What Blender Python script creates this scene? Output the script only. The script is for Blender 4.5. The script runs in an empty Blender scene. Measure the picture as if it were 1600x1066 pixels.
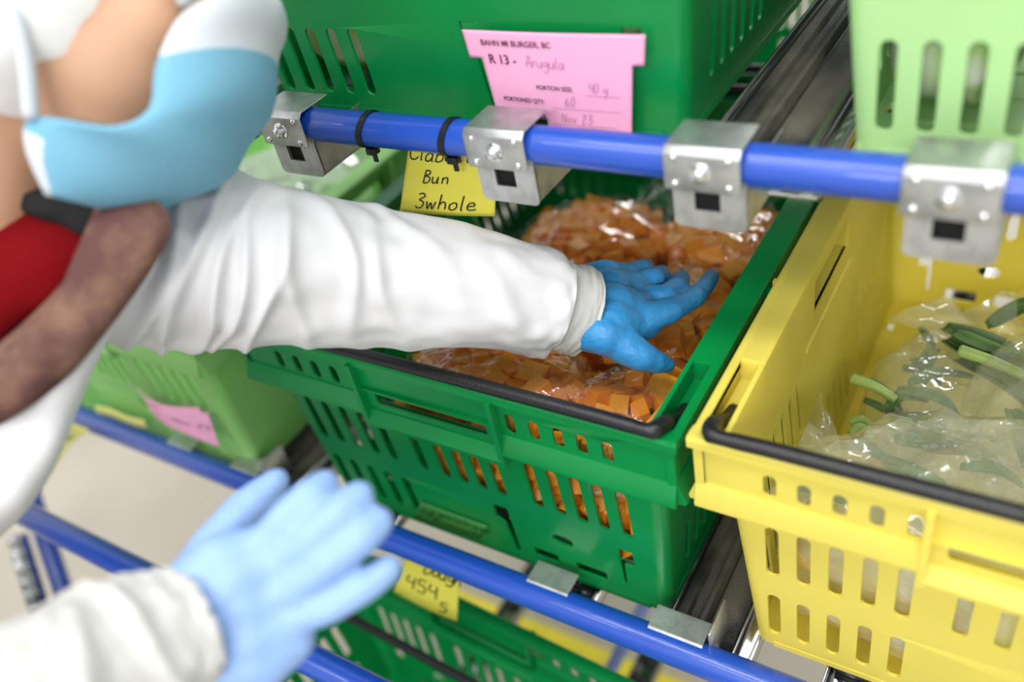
import bpy, bmesh, math, random
from mathutils import Vector, Matrix, noise, Euler
random.seed(7)
C = bpy.context.scene.collection
# ------------------------------------------------------------------ frame, camera, light
U = 0.62                      # metres per layout unit
ZF = 1.72*U                   # height of the green crate's rim above the floor
F_PX = 1371.87
RM = Matrix(((0.8454245, 0.50177659, -0.18296904),
             (0.19205473, -0.6052729, -0.77250223),
             (-0.49836974, 0.61795224, -0.60808111)))   # rows: right, down, forward
CAM = Vector((0.31784498, -0.63754044, 0.736129))
def W(p): return Vector((p[0]*U, p[1]*U, p[2]*U+ZF))
def at(px, py, d):            # a point at a measured distance from the lens, layout units
    v = Vector(((px-800)/F_PX*d, (py-533)/F_PX*d, d))
    return CAM + RM.transposed() @ v
def onz(px, py, z):
    r = RM.transposed() @ Vector(((px-800)/F_PX, (py-533)/F_PX, 1)); t = (z-CAM.z)/r.z
    return CAM + r*t
def ony(px, py, y):
    r = RM.transposed() @ Vector(((px-800)/F_PX, (py-533)/F_PX, 1)); t = (y-CAM.y)/r.y
    return CAM + r*t

cd = bpy.data.cameras.new('camera'); cam = bpy.data.objects.new('camera', cd); C.objects.link(cam)
mw = Matrix((RM[0], -RM[1], -RM[2])).transposed().to_4x4(); mw.translation = W(CAM)
cam.matrix_world = mw
cd.sensor_width = 36; cd.lens = F_PX/1600*36; cd.clip_start = 0.02
cd.dof.use_dof = True; cd.dof.focus_distance = 1.16*U; cd.dof.aperture_fstop = 1.9; cd.dof.aperture_blades = 9
bpy.context.scene.camera = cam
sc = bpy.context.scene
sc.view_settings.view_transform = 'Standard'; sc.view_settings.look = 'None'
sc.view_settings.exposure = 0.34; sc.view_settings.gamma = 1; sc.view_settings.use_curve_mapping = False
wd = bpy.data.worlds.new('world'); sc.world = wd; wd.use_nodes = True
wd.node_tree.nodes['Background'].inputs[0].default_value = (0.93, 0.97, 1.0, 1)
wd.node_tree.nodes['Background'].inputs[1].default_value = 0.75
def area(name, loc, rot, sx, sy, power, col=(1, 0.985, 0.96)):
    l = bpy.data.lights.new(name, 'AREA'); l.shape = 'RECTANGLE'; l.size = sx; l.size_y = sy; l.energy = power; l.color = col
    o = bpy.data.objects.new(name, l); C.objects.link(o); o.location = loc; o.rotation_euler = rot; return o
area('ceiling_and_fill_light', (-0.1, -0.9, 4.0), (math.radians(10), 0, 0), 3.0, 0.4, 44)
area('ceiling_and_fill_light', (1.3, 0.3, 3.9), (0, math.radians(16), 0), 0.4, 3.0, 28)
area('ceiling_and_fill_light', (0.9, -3.6, 3.4), (math.radians(50), 0, math.radians(12)), 3.0, 0.4, 78)  # added front fill with no known fixture; brightens the front of the rack
area('ceiling_and_fill_light', (-1.9, -2.4, 3.9), (math.radians(30), math.radians(-20), 0), 3.0, 0.4, 34)
area('ceiling_and_fill_light', (0.2, 3.4, 2.9), (math.radians(-58), 0, 0), 3.0, 0.4, 60)

# ------------------------------------------------------------------ materials
def mat(name, col, rough=0.5, metal=0.0, bump=0, bscale=40, var=0, vscale=8, var_col=None, transl=0, coat=0, bdetail=4, spec=0.5, aniso=None):
    m = bpy.data.materials.new(name); m.use_nodes = True; nt = m.node_tree; n = nt.nodes; L = nt.links
    b = n['Principled BSDF']; b.inputs['Base Color'].default_value = (*col, 1)
    b.inputs['Roughness'].default_value = rough; b.inputs['Metallic'].default_value = metal
    b.inputs['Coat Weight'].default_value = coat; b.inputs['Specular IOR Level'].default_value = spec
    tc = n.new('ShaderNodeTexCoord'); mp = n.new('ShaderNodeMapping'); L.new(tc.outputs['Object'], mp.inputs[0])
    if aniso: mp.inputs['Scale'].default_value = aniso
    colout = None
    if var:
        t = n.new('ShaderNodeTexNoise'); t.inputs['Scale'].default_value = vscale; t.inputs['Detail'].default_value = 5
        L.new(mp.outputs[0], t.inputs[0])
        r = n.new('ShaderNodeMapRange'); r.inputs[1].default_value = 0.42; r.inputs[2].default_value = 0.66; L.new(t.outputs[0], r.inputs[0])
        mx = n.new('ShaderNodeMix'); mx.data_type = 'RGBA'
        mx.inputs[6].default_value = (*col, 1)
        mx.inputs[7].default_value = (*(var_col or [c*(1-var) for c in col]), 1)
        mm = n.new('ShaderNodeMath'); mm.operation = 'MULTIPLY'; mm.inputs[1].default_value = var if var_col else 1
        L.new(r.outputs[0], mm.inputs[0]); L.new(mm.outputs[0], mx.inputs[0])
        L.new(mx.outputs[2], b.inputs['Base Color']); colout = mx.outputs[2]
    if bump:
        t = n.new('ShaderNodeTexNoise'); t.inputs['Scale'].default_value = bscale; t.inputs['Detail'].default_value = bdetail
        L.new(mp.outputs[0], t.inputs[0])
        bp = n.new('ShaderNodeBump'); bp.inputs['Strength'].default_value = bump; bp.inputs['Distance'].default_value = 0.002
        L.new(t.outputs[0], bp.inputs['Height']); L.new(bp.outputs[0], b.inputs['Normal'])
    if transl:
        out = n['Material Output']; tr = n.new('ShaderNodeBsdfTranslucent'); ms = n.new('ShaderNodeMixShader')
        if colout: L.new(colout, tr.inputs[0])
        else: tr.inputs[0].default_value = (*col, 1)
        ms.inputs[0].default_value = transl; L.new(b.outputs[0], ms.inputs[1]); L.new(tr.outputs[0], ms.inputs[2]); L.new(ms.outputs[0], out.inputs[0])
    return m
def film(name, tint=(0.97, 0.98, 0.97), alpha=0.16, bs=55, strength=0.9, haze=(0.8, 0.82, 0.78)):
    m = bpy.data.materials.new(name); m.use_nodes = True; nt = m.node_tree; n = nt.nodes; L = nt.links; n.clear()
    out = n.new('ShaderNodeOutputMaterial'); tr = n.new('ShaderNodeBsdfTransparent'); tr.inputs[0].default_value = (*tint, 1)
    gl = n.new('ShaderNodeBsdfGlossy'); gl.inputs['Roughness'].default_value = 0.06; gl.inputs[0].default_value = (1, 1, 1, 1)
    df = n.new('ShaderNodeBsdfDiffuse'); df.inputs[0].default_value = (*haze, 1)
    tc = n.new('ShaderNodeTexCoord')
    t = n.new('ShaderNodeTexNoise'); t.inputs['Scale'].default_value = bs; t.inputs['Detail'].default_value = 3
    L.new(tc.outputs['Object'], t.inputs[0])
    bp = n.new('ShaderNodeBump'); bp.inputs['Strength'].default_value = strength; bp.inputs['Distance'].default_value = 0.003; L.new(t.outputs[0], bp.inputs['Height'])
    L.new(bp.outputs[0], gl.inputs['Normal']); L.new(bp.outputs[0], df.inputs['Normal'])
    fr = n.new('ShaderNodeLayerWeight'); fr.inputs[0].default_value = 0.32; L.new(bp.outputs[0], fr.inputs['Normal'])
    m1 = n.new('ShaderNodeMixShader'); m1.inputs[0].default_value = alpha; L.new(tr.outputs[0], m1.inputs[1]); L.new(df.outputs[0], m1.inputs[2])
    ml = n.new('ShaderNodeMath'); ml.operation = 'MULTIPLY_ADD'; ml.inputs[1].default_value = .6; ml.inputs[2].default_value = 0.06; pw = n.new('ShaderNodeMath'); pw.operation = 'POWER'; pw.inputs[1].default_value = 2.2; L.new(fr.outputs['Facing'], pw.inputs[0]); L.new(pw.outputs[0], ml.inputs[0])
    m2 = n.new('ShaderNodeMixShader'); L.new(ml.outputs[0], m2.inputs[0]); L.new(m1.outputs[0], m2.inputs[1]); L.new(gl.outputs[0], m2.inputs[2])
    L.new(m2.outputs[0], out.inputs[0]); return m
M = {}
M['green'] = mat('green_plastic', (0.002, 0.29, 0.065), 0.28, bump=0.06, bscale=180, var=0.18, vscale=7, transl=0.18)
M['lime'] = mat('light_green_plastic', (0.44, 0.82, 0.28), 0.36, bump=0.06, bscale=150, var=0.1, vscale=6, transl=0.35)
M['pale'] = mat('pale_green_plastic', (0.46, 0.76, 0.32), 0.42, bump=0.05, bscale=150, var=0.06, vscale=6, transl=0.15)
M['yellow'] = mat('yellow_plastic', (0.97, 0.86, 0.17), 0.36, bump=0.06, bscale=150, var=0.08, vscale=5, transl=0.4)
M['black'] = mat('black_bar_plastic', (0.006, 0.006, 0.008), 0.35, bump=0.25, bscale=500)
M['blue'] = mat('blue_coated_pipe', (0.008, 0.065, 0.44), 0.3, bump=0.15, bscale=700, var=0.35, vscale=18, var_col=(0.05, 0.11, 0.48), coat=0.4, aniso=(0.25, 1, 1))
M['palepipe'] = mat('pale_blue_pipe', (0.22, 0.27, 0.62), 0.35)
M['zinc'] = mat('zinc_plated_steel', (0.55, 0.56, 0.56), 0.4, 0.85, bump=0.1, bscale=250, var=0.3, vscale=60)
M['chrome'] = mat('polished_steel', (0.8, 0.8, 0.8), 0.12, 1.0)
M['steel'] = mat('polished_track_steel', (0.42, 0.42, 0.41), 0.14, 0.95, bump=0.05, bscale=60, aniso=(1, .1, 1))
M['dusty'] = mat('dusty_black_track', (0.010, 0.010, 0.010), 0.5, bump=0.5, bscale=900, var=0.6, vscale=26, var_col=(0.17, 0.145, 0.11), aniso=(1, .45, 1))
M['blacktrack'] = mat('black_track_plastic', (0.008, 0.008, 0.009), 0.3)
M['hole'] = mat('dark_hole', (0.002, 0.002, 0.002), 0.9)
M['note'] = mat('yellow_note_paper', (0.83, 0.76, 0.10), 0.8, transl=0.2)
M['notepale'] = mat('pale_yellow_note_paper', (0.92, 0.88, 0.30), 0.8, transl=0.2)
M['pink'] = mat('pink_card', (0.93, 0.43, 0.66), 0.75, transl=0.12)
M['ink'] = mat('black_marker_ink', (0.012, 0.012, 0.014), 0.6)
M['print'] = mat('dark_plum_print', (0.10, 0.02, 0.06), 0.7)
M['pen'] = mat('faint_pen_ink', (0.42, 0.20, 0.38), 0.7)
M['floor'] = mat('worn_concrete', (0.47, 0.42, 0.34), 0.5, bump=0.1, bscale=30, var=0.45, vscale=2.2, var_col=(0.33, 0.30, 0.24))
M['tape'] = mat('yellow_floor_tape', (0.90, 0.74, 0.03), 0.5, var=0.15, vscale=12)
M['squash'] = mat('squash_flesh', (1.0, 0.36, 0.012), 0.36, bump=0.35, bscale=220, var=0.6, vscale=45, var_col=(0.98, 0.27, 0.008), transl=0.3)
M['squash2'] = mat('squash_flesh_light', (1.0, 0.45, 0.035), 0.36, bump=0.35, bscale=220, var=0.5, vscale=55, var_col=(1.0, 0.30, 0.012), transl=0.3)
M['film'] = film('clear_bag_film', alpha=0.02, bs=45, strength=1.0)
M['film2'] = film('clear_bag_film_crisp', alpha=0.2, bs=30, strength=1.0, haze=(0.86, 0.86, 0.70))
M['film3'] = film('grey_clear_film', alpha=0.4, bs=30, haze=(0.5, 0.55, 0.45))
M['leaf'] = mat('dark_green_leaf', (0.14, 0.27, 0.07), 0.5, bump=0.4, bscale=120, var=0.5, vscale=30, transl=0.2)
M['stalk'] = mat('pale_green_stalk', (0.34, 0.47, 0.13), 0.4, bump=0.2, bscale=90, var=0.3, vscale=20, aniso=(1, 1, 1))
M['coat'] = mat('white_coat_cloth', (0.63, 0.62, 0.635), 0.85, bump=0.12, bscale=1600)
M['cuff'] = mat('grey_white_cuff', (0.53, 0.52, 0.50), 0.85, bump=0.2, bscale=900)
M['glove'] = mat('blue_nitrile', (0.03, 0.235, 0.52), 0.42, bump=0.9, bscale=95, bdetail=3, aniso=(1, 1, 1))
M['glovepale'] = mat('pale_blue_nitrile', (0.24, 0.38, 0.68), 0.5, bump=0.8, bscale=80, bdetail=3)
M['skin'] = mat('skin', (0.50, 0.28, 0.17), 0.5, bump=0.1, bscale=300)
M['mask'] = mat('light_blue_mask', (0.15, 0.36, 0.49), 0.85, bump=0.2, bscale=400)
M['maskw'] = mat('white_mask_band', (0.52, 0.56, 0.60), 0.85)
M['hair'] = mat('dark_brown_hair', (0.05, 0.03, 0.02), 0.6)
M['lips'] = mat('lips', (0.5, 0.18, 0.15), 0.5)
M['eye'] = mat('eye_white', (0.8, 0.8, 0.8), 0.3)
M['red'] = mat('red_cloth', (0.15, 0.002, 0.004), 0.95, spec=.1, bump=0.3, bscale=400, var=0.5, vscale=10)
M['mauve'] = mat('mauve_fleece', (0.105, 0.05, 0.047), 0.95, spec=.1, bump=0.8, bscale=160, var=0.8, vscale=24, var_col=(0.24, 0.14, 0.09))
M['cap'] = mat('white_cap', (0.85, 0.85, 0.84), 0.9, bump=0.3, bscale=120)
M['tapegreen'] = mat('translucent_tape', (0.03, 0.20, 0.035), 0.4)
M['tapeink'] = mat('tape_ink', (0.005, 0.06, 0.015), 0.6)

# ------------------------------------------------------------------ mesh helpers (layout units in, metres out)
def link(name, me, m, parent=None, smooth=False):
    o = bpy.data.objects.new(name, me); C.objects.link(o)
    if m and not me.materials: me.materials.append(m)
    if parent: o.parent = parent
    if smooth:
        for p in me.polygons: p.use_smooth = True
    return o
def mesh(name, vs, fs, m, parent=None, smooth=False, mats=None, fm=None):
    """vertices in layout units; under a parent they are relative to it, else absolute"""
    me = bpy.data.meshes.new(name)
    if parent: me.from_pydata([tuple(Vector(v)*U) for v in vs], [], fs)
    else:
        c = sum((Vector(v) for v in vs), Vector())/len(vs)
        me.from_pydata([tuple((Vector(v)-c)*U) for v in vs], [], fs)
    if mats:
        for q in mats: me.materials.append(q)
        for p, k in zip(me.polygons, fm): p.material_index = k
    me.update()
    o = link(name, me, m, parent, smooth)
    if not parent: o.location = W(c)
    return o
def fix_normals(o):
    bm = bmesh.new(); bm.from_mesh(o.data); bmesh.ops.recalc_face_normals(bm, faces=bm.faces); bm.to_mesh(o.data); bm.free()
def empty(name, loc, rz=0, label=None, cat=None, group=None):
    o = bpy.data.objects.new(name, None); C.objects.link(o); o.location = W(loc); o.rotation_euler = (0, 0, rz)
    o.empty_display_size = 0.05
    return tag(o, label, cat, group)
def tag(o, label=None, cat=None, group=None, kind=None):
    if label: o['label'] = label
    if cat: o['category'] = cat
    if group: o['group'] = group
    if kind: o['kind'] = kind
    return o
def subtree_copy(o, parent=None):
    c = o.copy(); C.objects.link(c)
    if parent: c.parent = parent
    for ch in list(o.children): subtree_copy(ch, c)
    return c
def join(parts):
    V = []; Fc = []
    for v, f in parts:
        n = len(V); V += [tuple(a) for a in v]; Fc += [tuple(i+n for i in q) for q in f]
    return V, Fc
def box(x0, x1, y0, y1, z0, z1):
    v = [(x, y, z) for z in (z0, z1) for y in (y0, y1) for x in (x0, x1)]
    return v, [(0, 2, 3, 1), (4, 5, 7, 6), (0, 1, 5, 4), (2, 6, 7, 3), (0, 4, 6, 2), (1, 3, 7, 5)]
def bevel(o, w=0.002, seg=2, ang=35):
    b = o.modifiers.new('bevel', 'BEVEL'); b.width = w*U; b.segments = seg; b.limit_method = 'ANGLE'; b.angle_limit = math.radians(ang)
    for p in o.data.polygons: p.use_smooth = True
    b.harden_normals = False
    return o
def solid(o, t, off=0):
    s = o.modifiers.new('solid', 'SOLIDIFY'); s.thickness = t*U; s.offset = off; return o
def spline(pts, n):
    """Catmull-Rom through pts (tuples of any length) -> n+1 samples"""
    P = [pts[0]]+list(pts)+[pts[-1]]; k = len(pts)-1; out = []
    for i in range(n+1):
        t = i/n*k; j = min(int(t), k-1); u = t-j; a, b, c, d = P[j], P[j+1], P[j+2], P[j+3]
        out.append(tuple(0.5*((2*b[q])+(-a[q]+c[q])*u+(2*a[q]-5*b[q]+4*c[q]-d[q])*u*u+(-a[q]+3*b[q]-3*c[q]+d[q])*u**3) for q in range(len(a))))
    return out
def tube(pts, r, seg=16, cap=True, ref=None, flat=1.0):
    """pts 3-vectors; r number or list or f(i,theta)->radius"""
    P = [Vector(p) for p in pts]; V = []; Fc = []; n = len(P); nrm = None
    for i, p in enumerate(P):
        t = (P[min(i+1, n-1)]-P[max(i-1, 0)]).normalized()
        if nrm is None:
            a = ref or (Vector((0, 0, 1)) if abs(t.z) < .9 else Vector((1, 0, 0))); nrm = (a-t*a.dot(t)).normalized()
        else: nrm = (nrm-t*nrm.dot(t)).normalized()
        b = t.cross(nrm)
        for k in range(seg):
            th = 2*math.pi*k/seg
            rr = r(i, th) if callable(r) else (r[i] if isinstance(r, (list, tuple)) else r)
            V.append(p+(nrm*math.cos(th)*flat+b*math.sin(th))*rr)
    for i in range(n-1):
        for k in range(seg):
            k2 = (k+1) % seg; Fc.append((i*seg+k, i*seg+k2, (i+1)*seg+k2, (i+1)*seg+k))
    if cap: Fc.append(tuple(range(seg))[::-1]); Fc.append(tuple((n-1)*seg+k for k in range(seg)))
    return V, Fc
def rslot(x0, x1, z0, z1, r=None, n=5):
    r = min(x1-x0, z1-z0)/2*0.98 if r is None else r
    o = []
    for cx, cz, a0 in ((x1-r, z1-r, 0), (x0+r, z1-r, 90), (x0+r, z0+r, 180), (x1-r, z0+r, 270)):
        for i in range(n+1):
            a = math.radians(a0+90*i/n); o.append((cx+r*math.cos(a), cz+r*math.sin(a)))
    return o
def panel(outer, holes, fn, t=0.0035):
    """flat sheet with holes; fn(s, z, w) -> xyz, w = -t..t across the thickness"""
    cu = bpy.data.curves.new('sheet', 'CURVE'); cu.dimensions = '2D'; cu.fill_mode = 'BOTH'; cu.extrude = t
    for poly in [outer]+holes:
        s = cu.splines.new('POLY'); s.points.add(len(poly)-1); s.use_cyclic_u = True
        for q, p in zip(s.points, poly): q.co = (p[0], p[1], 0, 1)
    o = bpy.data.objects.new('sheet', cu); me = bpy.data.meshes.new_from_object(o)
    V = [fn(v.co.x, v.co.y, v.co.z) for v in me.vertices]; Fc = [tuple(p.vertices) for p in me.polygons]
    bpy.data.objects.remove(o); bpy.data.curves.remove(cu); bpy.data.meshes.remove(me)
    return V, Fc
def ellipsoid(c, ax, rad, nu=20, nv=12):
    V = []; Fc = []
    for i in range(nv+1):
        ph = math.pi*i/nv
        for k in range(nu):
            th = 2*math.pi*k/nu
            d = (math.sin(ph)*math.cos(th)*rad[0], math.sin(ph)*math.sin(th)*rad[1], math.cos(ph)*rad[2])
            V.append(Vector(c)+ax[0]*d[0]+ax[1]*d[1]+ax[2]*d[2])
    for i in range(nv):
        for k in range(nu):
            k2 = (k+1) % nu; Fc.append((i*nu+k, i*nu+k2, (i+1)*nu+k2, (i+1)*nu+k))
    return V, Fc
XYZ = (Vector((1, 0, 0)), Vector((0, 1, 0)), Vector((0, 0, 1)))
def capsule(a, ra, b, rb, seg=14):
    a = Vector(a); b = Vector(b); d = (b-a); L = max(d.length, 1e-5); t = d/L; pts = []; rs = []
    for i in range(5): q = math.pi/2*(1-i/4); pts.append(a-t*ra*math.sin(q)*0.999); rs.append(max(ra*math.cos(q), 1e-4))
    for i in range(5): q = math.pi/2*(i/4); pts.append(b+t*rb*math.sin(q)*0.999); rs.append(max(rb*math.cos(q), 1e-4))
    ref = Vector((0, 0, 1)) if abs(t.z) < .9 else Vector((1, 0, 0)); ref = (ref-t*ref.dot(t)).normalized(); bb = t.cross(ref); V = []; Fc = []
    for p, r in zip(pts, rs):
        for k in range(seg):
            th = 2*math.pi*k/seg; V.append(p+(ref*math.cos(th)+bb*math.sin(th))*r)
    for i in range(len(pts)-1):
        for k in range(seg):
            k2 = (k+1) % seg; Fc.append((i*seg+k, i*seg+k2, (i+1)*seg+k2, (i+1)*seg+k))
    Fc.append(tuple(range(seg))[::-1]); Fc.append(tuple((len(pts)-1)*seg+k for k in range(seg)))
    return V, Fc
def fuse(name, parts, m, parent, base, voxel=0.004, smooth=6, wrinkle=None, mats=None):
    """melt overlapping shapes into one continuous skin"""
    V, Fc = join(parts); me = bpy.data.meshes.new(name); me.from_pydata([tuple((Vector(v)-Vector(base))*U) for v in V], [], Fc)
    o = bpy.data.objects.new(name, me); C.objects.link(o)
    r = o.modifiers.new('r', 'REMESH'); r.mode = 'VOXEL'; r.voxel_size = voxel*U; r.use_smooth_shade = True
    s = o.modifiers.new('s', 'SMOOTH'); s.iterations = smooth; s.factor = 0.5
    dg = bpy.context.evaluated_depsgraph_get(); m2 = bpy.data.meshes.new_from_object(o.evaluated_get(dg))
    bpy.data.objects.remove(o); bpy.data.meshes.remove(me); m2.name = name
    if wrinkle:
        for v in m2.vertices: v.co += v.normal*wrinkle(v.co/U+Vector(base))*U
    m2.materials.clear()
    return link(name, m2, m, parent, True)

# stroke lettering for handwriting (unit box, baseline 0, x-height .5)
GL = {
'C': [[(.62,.85),(.4,1),(.12,.8),(.05,.4),(.2,.05),(.5,.02),(.65,.2)]], 'i': [[(.1,.5),(.14,.05),(.22,.02)], [(.1,.72),(.13,.76)]],
'a': [[(.5,.42),(.3,.52),(.08,.35),(.1,.08),(.3,.02),(.48,.25),(.5,.48),(.5,.08),(.6,.0)]], 'b': [[(.1,1),(.08,0)], [(.08,.35),(.3,.52),(.52,.35),(.45,.08),(.2,0),(.08,.08)]],
't': [[(.25,.85),(.22,.15),(.35,.02),(.45,.08)], [(.05,.55),(.45,.58)]], 'B': [[(.1,1),(.08,0)], [(.08,.98),(.4,.95),(.45,.72),(.12,.55),(.5,.45),(.5,.12),(.25,-.02),(.08,.02)]],
'u': [[(.05,.5),(.08,.1),(.25,.0),(.42,.15),(.48,.5),(.48,.05),(.58,0)]], 'n': [[(.08,.5),(.08,0)], [(.08,.32),(.28,.5),(.45,.4),(.48,0)]],
'3': [[(.08,.92),(.35,1),(.5,.8),(.2,.56),(.5,.4),(.45,.08),(.2,-.02),(.02,.12)]], 'w': [[(.03,.5),(.15,0),(.3,.42),(.45,0),(.6,.5)]],
'h': [[(.1,1),(.07,0)], [(.08,.3),(.28,.5),(.45,.38),(.48,0)]], 'o': [[(.3,.5),(.08,.35),(.1,.06),(.32,0),(.5,.2),(.45,.45),(.3,.5)]],
'l': [[(.12,1),(.1,.1),(.2,0)]], 'e': [[(.08,.25),(.45,.3),(.38,.5),(.15,.45),(.06,.2),(.2,.0),(.6,.05)]],
'4': [[(.15,1),(.05,.5),(.5,.5)], [(.5,.95),(.45,0)]], '5': [[(.55,1),(.15,.98),(.12,.6),(.42,.6),(.52,.25),(.35,0),(.05,.05)]],
'g': [[(.5,.45),(.25,.52),(.08,.32),(.25,.12),(.48,.3),(.5,.48),(.48,-.2),(.25,-.38),(.05,-.25)]], 'D': [[(.1,1),(.08,0),(.4,.05),(.6,.45),(.45,.9),(.02,1)]],
'r': [[(.1,.5),(.1,0)], [(.1,.3),(.25,.5),(.42,.46)]], 'A': [[(0,0),(.28,1),(.55,0)], [(.1,.38),(.45,.38)]], 'N': [[(.05,0),(.08,1),(.5,0),(.52,1)]],
'v': [[(.05,.5),(.22,0),(.42,.5)]], '2': [[(.08,.8),(.3,1),(.48,.78),(.05,.02),(.55,.02)]], '6': [[(.45,1),(.12,.55),(.08,.15),(.3,0),(.5,.2),(.35,.45),(.12,.3)]],
'0': [[(.28,1),(.05,.6),(.1,.1),(.3,0),(.5,.4),(.45,.9),(.28,1)]], '1': [[(.2,1),(.15,0)]], '8': [[(.3,.5),(.1,.75),(.3,1),(.48,.75),(.3,.5),(.08,.2),(.3,0),(.5,.22),(.3,.5)]],
's': [[(.45,.45),(.2,.52),(.12,.32),(.42,.2),(.35,0),(.05,.03)]], 'c': [[(.45,.42),(.2,.52),(.06,.25),(.2,0),(.48,.06)]], 'm': [[(.05,.5),(.05,0)], [(.05,.3),(.18,.5),(.3,.4),(.3,0)], [(.3,.3),(.45,.5),(.58,.4),(.6,0)]],
'p': [[(.08,.5),(.06,-.35)], [(.08,.35),(.3,.52),(.5,.3),(.3,.02),(.08,.1)]], '-': [[(.1,.35),(.45,.36)]], ' ': []}
def writing(text, x, y, h, slant=0.12, wid=0.09, adv=0.72, jit=0.04, seed=1):
    """ribbons in sheet coordinates -> (verts2d, faces)"""
    rnd = random.Random(seed); V = []; Fc = []; cx = x
    for ch in text:
        gl = GL.get(ch, []); dy = rnd.uniform(-jit, jit)*h
        for st in gl:
            p3 = [(a, b) for a, b in st]
            P = spline(p3, len(p3)*5) if len(p3) > 2 else p3
            P = [(cx+(a+b*slant)*h, y+dy+b*h) for a, b in P]
            for i, p in enumerate(P):
                q0 = P[max(i-1, 0)]; q1 = P[min(i+1, len(P)-1)]; dx, dyy = q1[0]-q0[0], q1[1]-q0[1]; L = math.hypot(dx, dyy) or 1
                nx, ny = -dyy/L*wid*h/2, dx/L*wid*h/2
                V += [(p[0]+nx, p[1]+ny), (p[0]-nx, p[1]-ny)]
                if i: k = len(V)-4; Fc.append((k, k+2, k+3, k+1))
        ws = max([p[0] for s in gl for p in s] or [.35])
        cx += (ws+0.2)*h*adv/0.72
    return V, Fc
def printed(text, x, y, h, squeeze=1.0):
    cu = bpy.data.curves.new('print', 'FONT'); cu.body = text; cu.size = h*1.4; cu.offset = h*0.02
    o = bpy.data.objects.new('print', cu); me = bpy.data.meshes.new_from_object(o)
    V = [(x+v.co.x*squeeze, y+v.co.y) for v in me.vertices]; Fc = [tuple(p.vertices) for p in me.polygons]
    bpy.data.objects.remove(o); bpy.data.curves.remove(cu); bpy.data.meshes.remove(me); return V, Fc
def join2(parts):
    V = []; Fc = []
    for v, f in parts:
        n = len(V); V += list(v); Fc += [tuple(i+n for i in q) for q in f]
    return V, Fc

# ------------------------------------------------------------------ the person
PB = at(-950, 600, 1.25); PB = Vector((PB.x, PB.y, -1.72))
pelvis = Vector((PB.x, PB.y, -.35)); chest = at(-420, 500, 1.05); neck0 = at(-40, 330, .93)
HC = at(140, 30, .88)                               # middle of the head
HF = (RM.transposed() @ Vector((.88, .46, .10))).normalized()
HU = RM.transposed() @ Vector((.463, -.886, 0)); HU = (HU-HF*HU.dot(HF)).normalized()
HS = HF.cross(HU)                                   # towards the lens
HO = HC+HU*.03-HF*.01
def hp(f, u, s): return HO+HF*f+HU*u+HS*s
head_ax = (HF, HS, HU)
shL = at(120, 430, 1.02); elL = at(520, 435, 1.10); wrL = at(915, 490, 1.19)
shR = at(-420, 760, .80); elR = at(-160, 1230, .66); wrR = at(300, 985, .765)
body = [capsule(pelvis, .20, chest, .22), capsule(chest, .16, shL, .075), capsule(chest, .16, shR, .075), capsule(chest, .10, neck0, .085),
        capsule(neck0, .088, hp(-.05, -.08, 0), .080), capsule(shL, .070, elL, .055), capsule(elL, .055, wrL, .038), capsule(shR, .070, elR, .055), capsule(elR, .055, wrR, .036),
        capsule(pelvis+Vector((.08, -.03, -.08)), .13, Vector((PB.x+.1, PB.y-.03, -1.02)), .085), capsule(Vector((PB.x+.1, PB.y-.03, -1.02)), .085, Vector((PB.x+.1, PB.y-.03, -1.64)), .055),
        capsule(pelvis+Vector((-.08, .03, -.08)), .13, Vector((PB.x-.1, PB.y+.03, -1.02)), .085), capsule(Vector((PB.x-.1, PB.y+.03, -1.02)), .085, Vector((PB.x-.1, PB.y+.03, -1.64)), .055),
        capsule(Vector((PB.x+.1, PB.y-.03, -1.68)), .045, Vector((PB.x+.26, PB.y+.02, -1.685)), .04), capsule(Vector((PB.x-.1, PB.y+.03, -1.68)), .045, Vector((PB.x+.06, PB.y+.08, -1.685)), .04),
        # head: skull, face block, jaw, cheeks, nose, brow, ears
        ellipsoid(hp(-.03, .06, 0), head_ax, (.158, .118, .150)), ellipsoid(hp(.06, -.03, 0), head_ax, (.095, .098, .125)), ellipsoid(hp(.075, -.115, 0), head_ax, (.065, .066, .055)),
        capsule(hp(-.01, -.06, .085), .030, hp(.075, -.135, .025), .030), capsule(hp(-.01, -.06, -.085), .030, hp(.075, -.135, -.025), .030),
        ellipsoid(hp(.085, -.01, .055), head_ax, (.050, .045, .050)), ellipsoid(hp(.085, -.01, -.055), head_ax, (.050, .045, .050)),
        capsule(hp(.135, .045, 0), .012, hp(.178, -.022, 0), .020), capsule(hp(.165, -.030, .012), .010, hp(.165, -.030, -.012), .010), capsule(hp(.125, .068, .05), .014, hp(.125, .068, -.05), .014),
        ellipsoid(hp(-.02, .0, .118), (HF, HS, HU), (.022, .010, .040)), ellipsoid(hp(-.02, .0, -.118), (HF, HS, HU), (.022, .010, .040)),
        capsule(hp(.145, -.072, .022), .009, hp(.145, -.072, -.022), .009), capsule(hp(.142, -.09, .018), .010, hp(.142, -.09, -.018), .010)]
person = fuse('person', body, M['skin'], None, PB, .0085, 8); person.location = W(PB)
tag(person, 'person in white coat, blue face mask and gloves reaching into the squash crate', 'person')
def rel(P): return [Vector(p)-PB for p in P]
def pm(name, VF, m, smooth=True, parent=None): return mesh(name, rel(VF[0]), VF[1], m, parent or person, smooth)
for s in (1, -1):
    pm('eye', ellipsoid(hp(.128, .042, .045*s), head_ax, (.020, .020, .015)), M['eye']); pm('iris', ellipsoid(hp(.1455, .042, .045*s), head_ax, (.003, .008, .008)), M['hair'])
    pm('eyebrow', capsule(hp(.14, .078, .03*s), .005, hp(.125, .082, .07*s), .004), M['hair'])
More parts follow.
